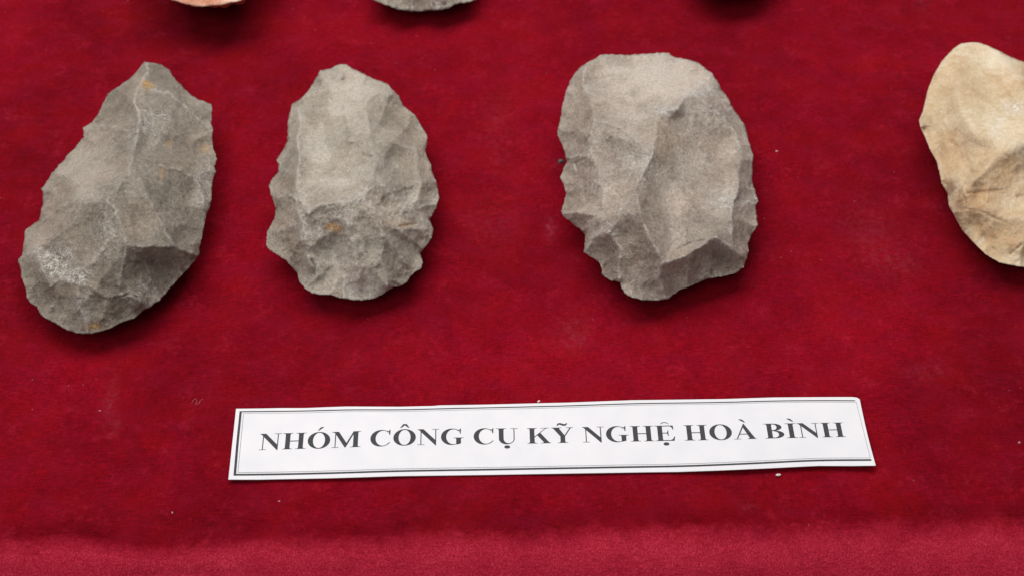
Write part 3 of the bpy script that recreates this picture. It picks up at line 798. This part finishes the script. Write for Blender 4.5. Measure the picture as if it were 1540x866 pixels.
GL['C'] = (722, ring((375, 336, 340, 355), (428, 336, 228, 320), 48, 312, 40)+[[(628, 470), (655, 470), (662, 691), (636, 691), (622, 650), (575, 605), (560, 640), (600, 640)],
                 [(600, 72), (575, 88), (640, 160), (664, 144)]])
GL['G'] = (778, ring((378, 336, 343, 355), (428, 336, 228, 322), 48, 300, 40)+[[(632, 470), (658, 470), (664, 691), (640, 691), (624, 650), (578, 605), (565, 640), (604, 640)],
                 [(508, 10), (560, 5), (664, 46), (664, 300), (514, 300), (514, 40)], rc(424, 281, 752, 300), [(488, 281), (514, 281), (514, 240)], [(664, 281), (690, 281), (664, 240)]])
GL['U'] = (722, stemp(106, 257, 90, 88, y0=215, bot=False)+ring((354, 225, 248, 244), (414, 225, 157, 196), 180, 360, 24)+[rc(571, 222, 602, 666), rc(480, 657, 705, 676)])
GL['K'] = (778, stemp(106, 257, 80, 80)+[[(257, 262), (257, 305), (560, 620), (600, 657), (650, 657), (600, 630)], rc(450, 657, 720, 676),
                 [(330, 375), (440, 470), (700, 60), (745, 19), (520, 19), (540, 50)], rc(448, 0, 770, 19)])
GL['Y'] = (722, [rc(289, 10, 440, 300), rc(200, 0, 530, 19), [(263, 19), (289, 19), (289, 62)], [(440, 19), (466, 19), (440, 62)],
                 [(289, 270), (440, 270), (440, 305), (265, 630), (280, 657), (45, 657), (85, 620), (289, 290)],
                 [(405, 300), (440, 285), (610, 610), (640, 657), (580, 657), (572, 620)], rc(10, 657, 335, 676), rc(480, 657, 702, 676)])
GL['E'] = (667, stemp(106, 257, 90, 40)+[rc(257, 642, 590, 676), rc(257, 0, 600, 34), rc(257, 328, 410, 362),
                 [(520, 676), (604, 676), (612, 500), (588, 500), (560, 590), (510, 642)], [(510, 0), (612, 0), (642, 190), (616, 190), (575, 90), (505, 34)],
                 [(395, 362), (415, 400), (424, 470), (446, 470), (446, 215), (424, 215), (415, 290), (395, 328)]])
GL['A'] = (722, [[(88, 19), (125, 19), (362, 600), (345, 660), (330, 640)], [(340, 690), (374, 690), (660, 60), (690, 19), (475, 19), (495, 60), (318, 560)],
                 rc(185, 210, 450, 245), rc(9, 0, 228, 19), rc(425, 0, 710, 19)])
GL['B'] = (667, stemp(106, 257, 90, 0)+ring((310, 513, 265, 163), (300, 513, 118, 129), -90, 90, 20)+ring((325, 180, 300, 180), (310, 180, 148, 145), -90, 90, 20)+
                 [rc(257, 642, 310, 676), rc(257, 334, 330, 378), rc(257, 0, 325, 35)])
ACC = {'acute': [(330, 752), (372, 752), (520, 885), (505, 905), (420, 890)], 'grave': [(370, 752), (328, 752), (165, 890), (185, 908), (285, 885)],
       'circ': [(235, 748), (275, 748), (385, 850), (495, 748), (535, 748), (440, 910), (330, 910)],
       'cup': [(205, 742), (230, 742), (285, 790), (345, 800), (405, 790), (460, 742), (485, 742), (420, 815), (345, 832), (270, 815)],
       'tilde': [(190, 752), (222, 752), (245, 795), (285, 800), (400, 748), (460, 748), (505, 790), (525, 870), (495, 870), (470, 828), (425, 825), (310, 875), (245, 870), (205, 825)],
       'dot': ell(0, -135, 92, 72, 0, 345, 23)}
BL = [(389,676),(504,672.6),(610,668.6),(700,667.4),(799,666.2),(886,664.3),(1066,661),(1161,658.4),(1275,656)]
CH = [(389,24.3),(504,23.9),(800,23.1),(1066,22.8),(1161,22.0),(1275,21.4)]
EM = 47.98
def place(u, v):
    u = np.asarray(u, float)/1000; v = np.asarray(v, float)/676
    xb = 388.2+u*EM
    yb = np.interp(xb, [p[0] for p in BL], [p[1] for p in BL])
    ch = np.interp(xb, [p[0] for p in CH], [p[1] for p in CH])
    lean = 0.12+(xb-355)/950*(-0.34)
    return xb+lean*v*ch, yb-v*ch
def glyph_mesh(polys, off, name, parent, mat=None):
    vs = []; fs = []
    for p in polys:
        ar = sum(p[i][0]*p[(i+1) % len(p)][1]-p[(i+1) % len(p)][0]*p[i][1] for i in range(len(p)))
        if ar < 0: p = p[::-1]
        b = len(vs); vs += [Vector((x+off, y)) for x, y in p]; fs.append(list(range(b, b+len(p))))
    ov, oe, of, *_ = geometry.delaunay_2d_cdt(vs, [], fs, 1, 0.5)
    P = np.array([tuple(v) for v in ov])
    of = [f for f in of if any(inside(q, *[np.array([P[list(f)].mean(0)[k]]) for k in (0, 1)])[0] for q in [[(a+off, b) for a, b in p] for p in polys])]
    x, y = place(P[:, 0], P[:, 1])
    return card_part(name, on_card(x, y, Z), [tuple(f) for f in of], mat or toner, parent=parent)
WORDS = [('NHOM', {2: ('acute', 0)}), ('CONG', {1: ('circ', 4)}), ('CU', {1: ('dot', 361)}), ('KY', {1: ('tilde', 0)}),
         ('NGHE', {3: ('cup', 0)}), ('HOA', {2: ('grave', 60)}), ('BINH', {1: ('grave', -60)})]
pen = 0
for w, marks in WORDS:
    polys = []; extra = []
    start = pen
    for i, chh in enumerate(w):
        adv, gl = GL[chh]
        polys += [[(x+pen, y) for x, y in p] for p in gl]
        if i in marks:
            k, dx = marks[i]; extra.append([(x+pen+dx, y) for x, y in ACC[k]])
        if chh == 'E': extra.append([(x+pen+345, y) for x, y in ACC['dot']])
        pen += adv
    wo = glyph_mesh(polys, 0, 'printed_word', card)
    for e in extra:
        a = glyph_mesh([e], 0, 'accent_mark', card)
        a.parent = wo
    pen += 250

# ------------------------------------------------------------------ crumbs and fibre
def speck_mat(name, c):
    n = NT(name); n.b.inputs['Roughness'].default_value = 0.7
    n.link(n.ramp(n.noise(900, 3, 0.6), [(0.3, tuple(v*0.7 for v in c)), (0.7, c)]), n.b.inputs['Base Color'])
    return n.m
white_m = speck_mat('white_grit', (0.75, 0.68, 0.66)); dark_m = speck_mat('dark_grit', (0.11, 0.10, 0.09)); rose_m = speck_mat('rosy_grit', (0.5, 0.28, 0.28))
import bmesh
def crumb(px, py, size, stretch, rot, mat, label, seed, name='crumb', cat='crumb'):
    bm = bmesh.new(); bmesh.ops.create_icosphere(bm, subdivisions=2, radius=1)
    rg = random.Random(seed)
    for v in bm.verts:
        v.co *= 0.75+0.5*rg.random()
        v.co.x *= stretch
    me = bpy.data.meshes.new(name); bm.to_mesh(me); bm.free(); me.materials.append(mat)
    o = bpy.data.objects.new(name, me); COL.objects.link(o)
    o.scale = (size, size, size*0.8); o.rotation_euler = (0, 0, rot)
    o.location = onto(px, py, size*0.6)
    tag(o, label, cat)
    return o
crumb(843, 243, 0.0011, 1.4, 0.2, dark_m, 'dark grit pebble lying against the left side of the broad grey stone', 1, 'pebble', 'pebble')
crumb(810, 603.2, 0.0005, 1.5, 0.6, white_m, 'white crumb just above the top edge of the paper strip', 2)
crumb(1170.5, 713.5, 0.0006, 1.6, 0.1, white_m, 'white crumb just below the right part of the paper strip', 3)
crumb(1168, 228, 0.0006, 1.1, 0.0, rose_m, 'pinkish crumb on the velvet right of the broad grey stone', 4)
crumb(1533, 665, 0.0005, 1.1, 0.0, rose_m, 'pale crumb on the velvet at the right edge of the picture beside the paper strip', 5)
for i, (x, y, s, l) in enumerate([(150, 617, .00028, 'tiny pale crumb low on the velvet left of the paper strip'), (273, 668, .0003, 'tiny pale crumb close to the left end of the paper strip'),
      (259, 770, .0003, 'tiny pale crumb in the dark velvet near the table edge, lower left'), (420, 753, .0003, 'tiny yellowish crumb below the left end of the paper strip'),
      (49, 571, .0003, 'tiny dark crumb on the velvet below the leftmost stone')]):
    crumb(x, y, s, 1.5, i, rose_m if i != 4 else dark_m, l, 20+i)

def fibre(pts, rad, label):
    cu = bpy.data.curves.new('lint_fibre', 'CURVE'); cu.dimensions = '3D'; cu.bevel_depth = rad; cu.bevel_resolution = 1
    sp = cu.splines.new('NURBS'); P = onto(np.array([p[0] for p in pts], float), np.array([p[1] for p in pts], float), np.array([p[2] for p in pts])*0.001)
    sp.points.add(len(P)-1)
    for q, p in zip(sp.points, P): q.co = (*p, 1)
    sp.use_endpoint_u = True; sp.resolution_u = 6
    tmp = bpy.data.objects.new('tmp', cu); COL.objects.link(tmp)
    dg = bpy.context.evaluated_depsgraph_get(); me = bpy.data.meshes.new_from_object(tmp.evaluated_get(dg))
    bpy.data.objects.remove(tmp); me.name = 'lint_fibre'
    o = bpy.data.objects.new('lint_fibre', me); COL.objects.link(o); me.materials.clear(); me.materials.append(rose_m)
    tag(o, label, 'fibre')
fibre([(288,606,.6),(291,600,1.0),(295,598,1.4),(297,603,1.0),(293,606,.8),(296,609,.8),(301,604,1.3),(303,598,1.0),(305,601,.6)], 0.00004, 'thin curled lint fibre on the velvet left of the paper strip')
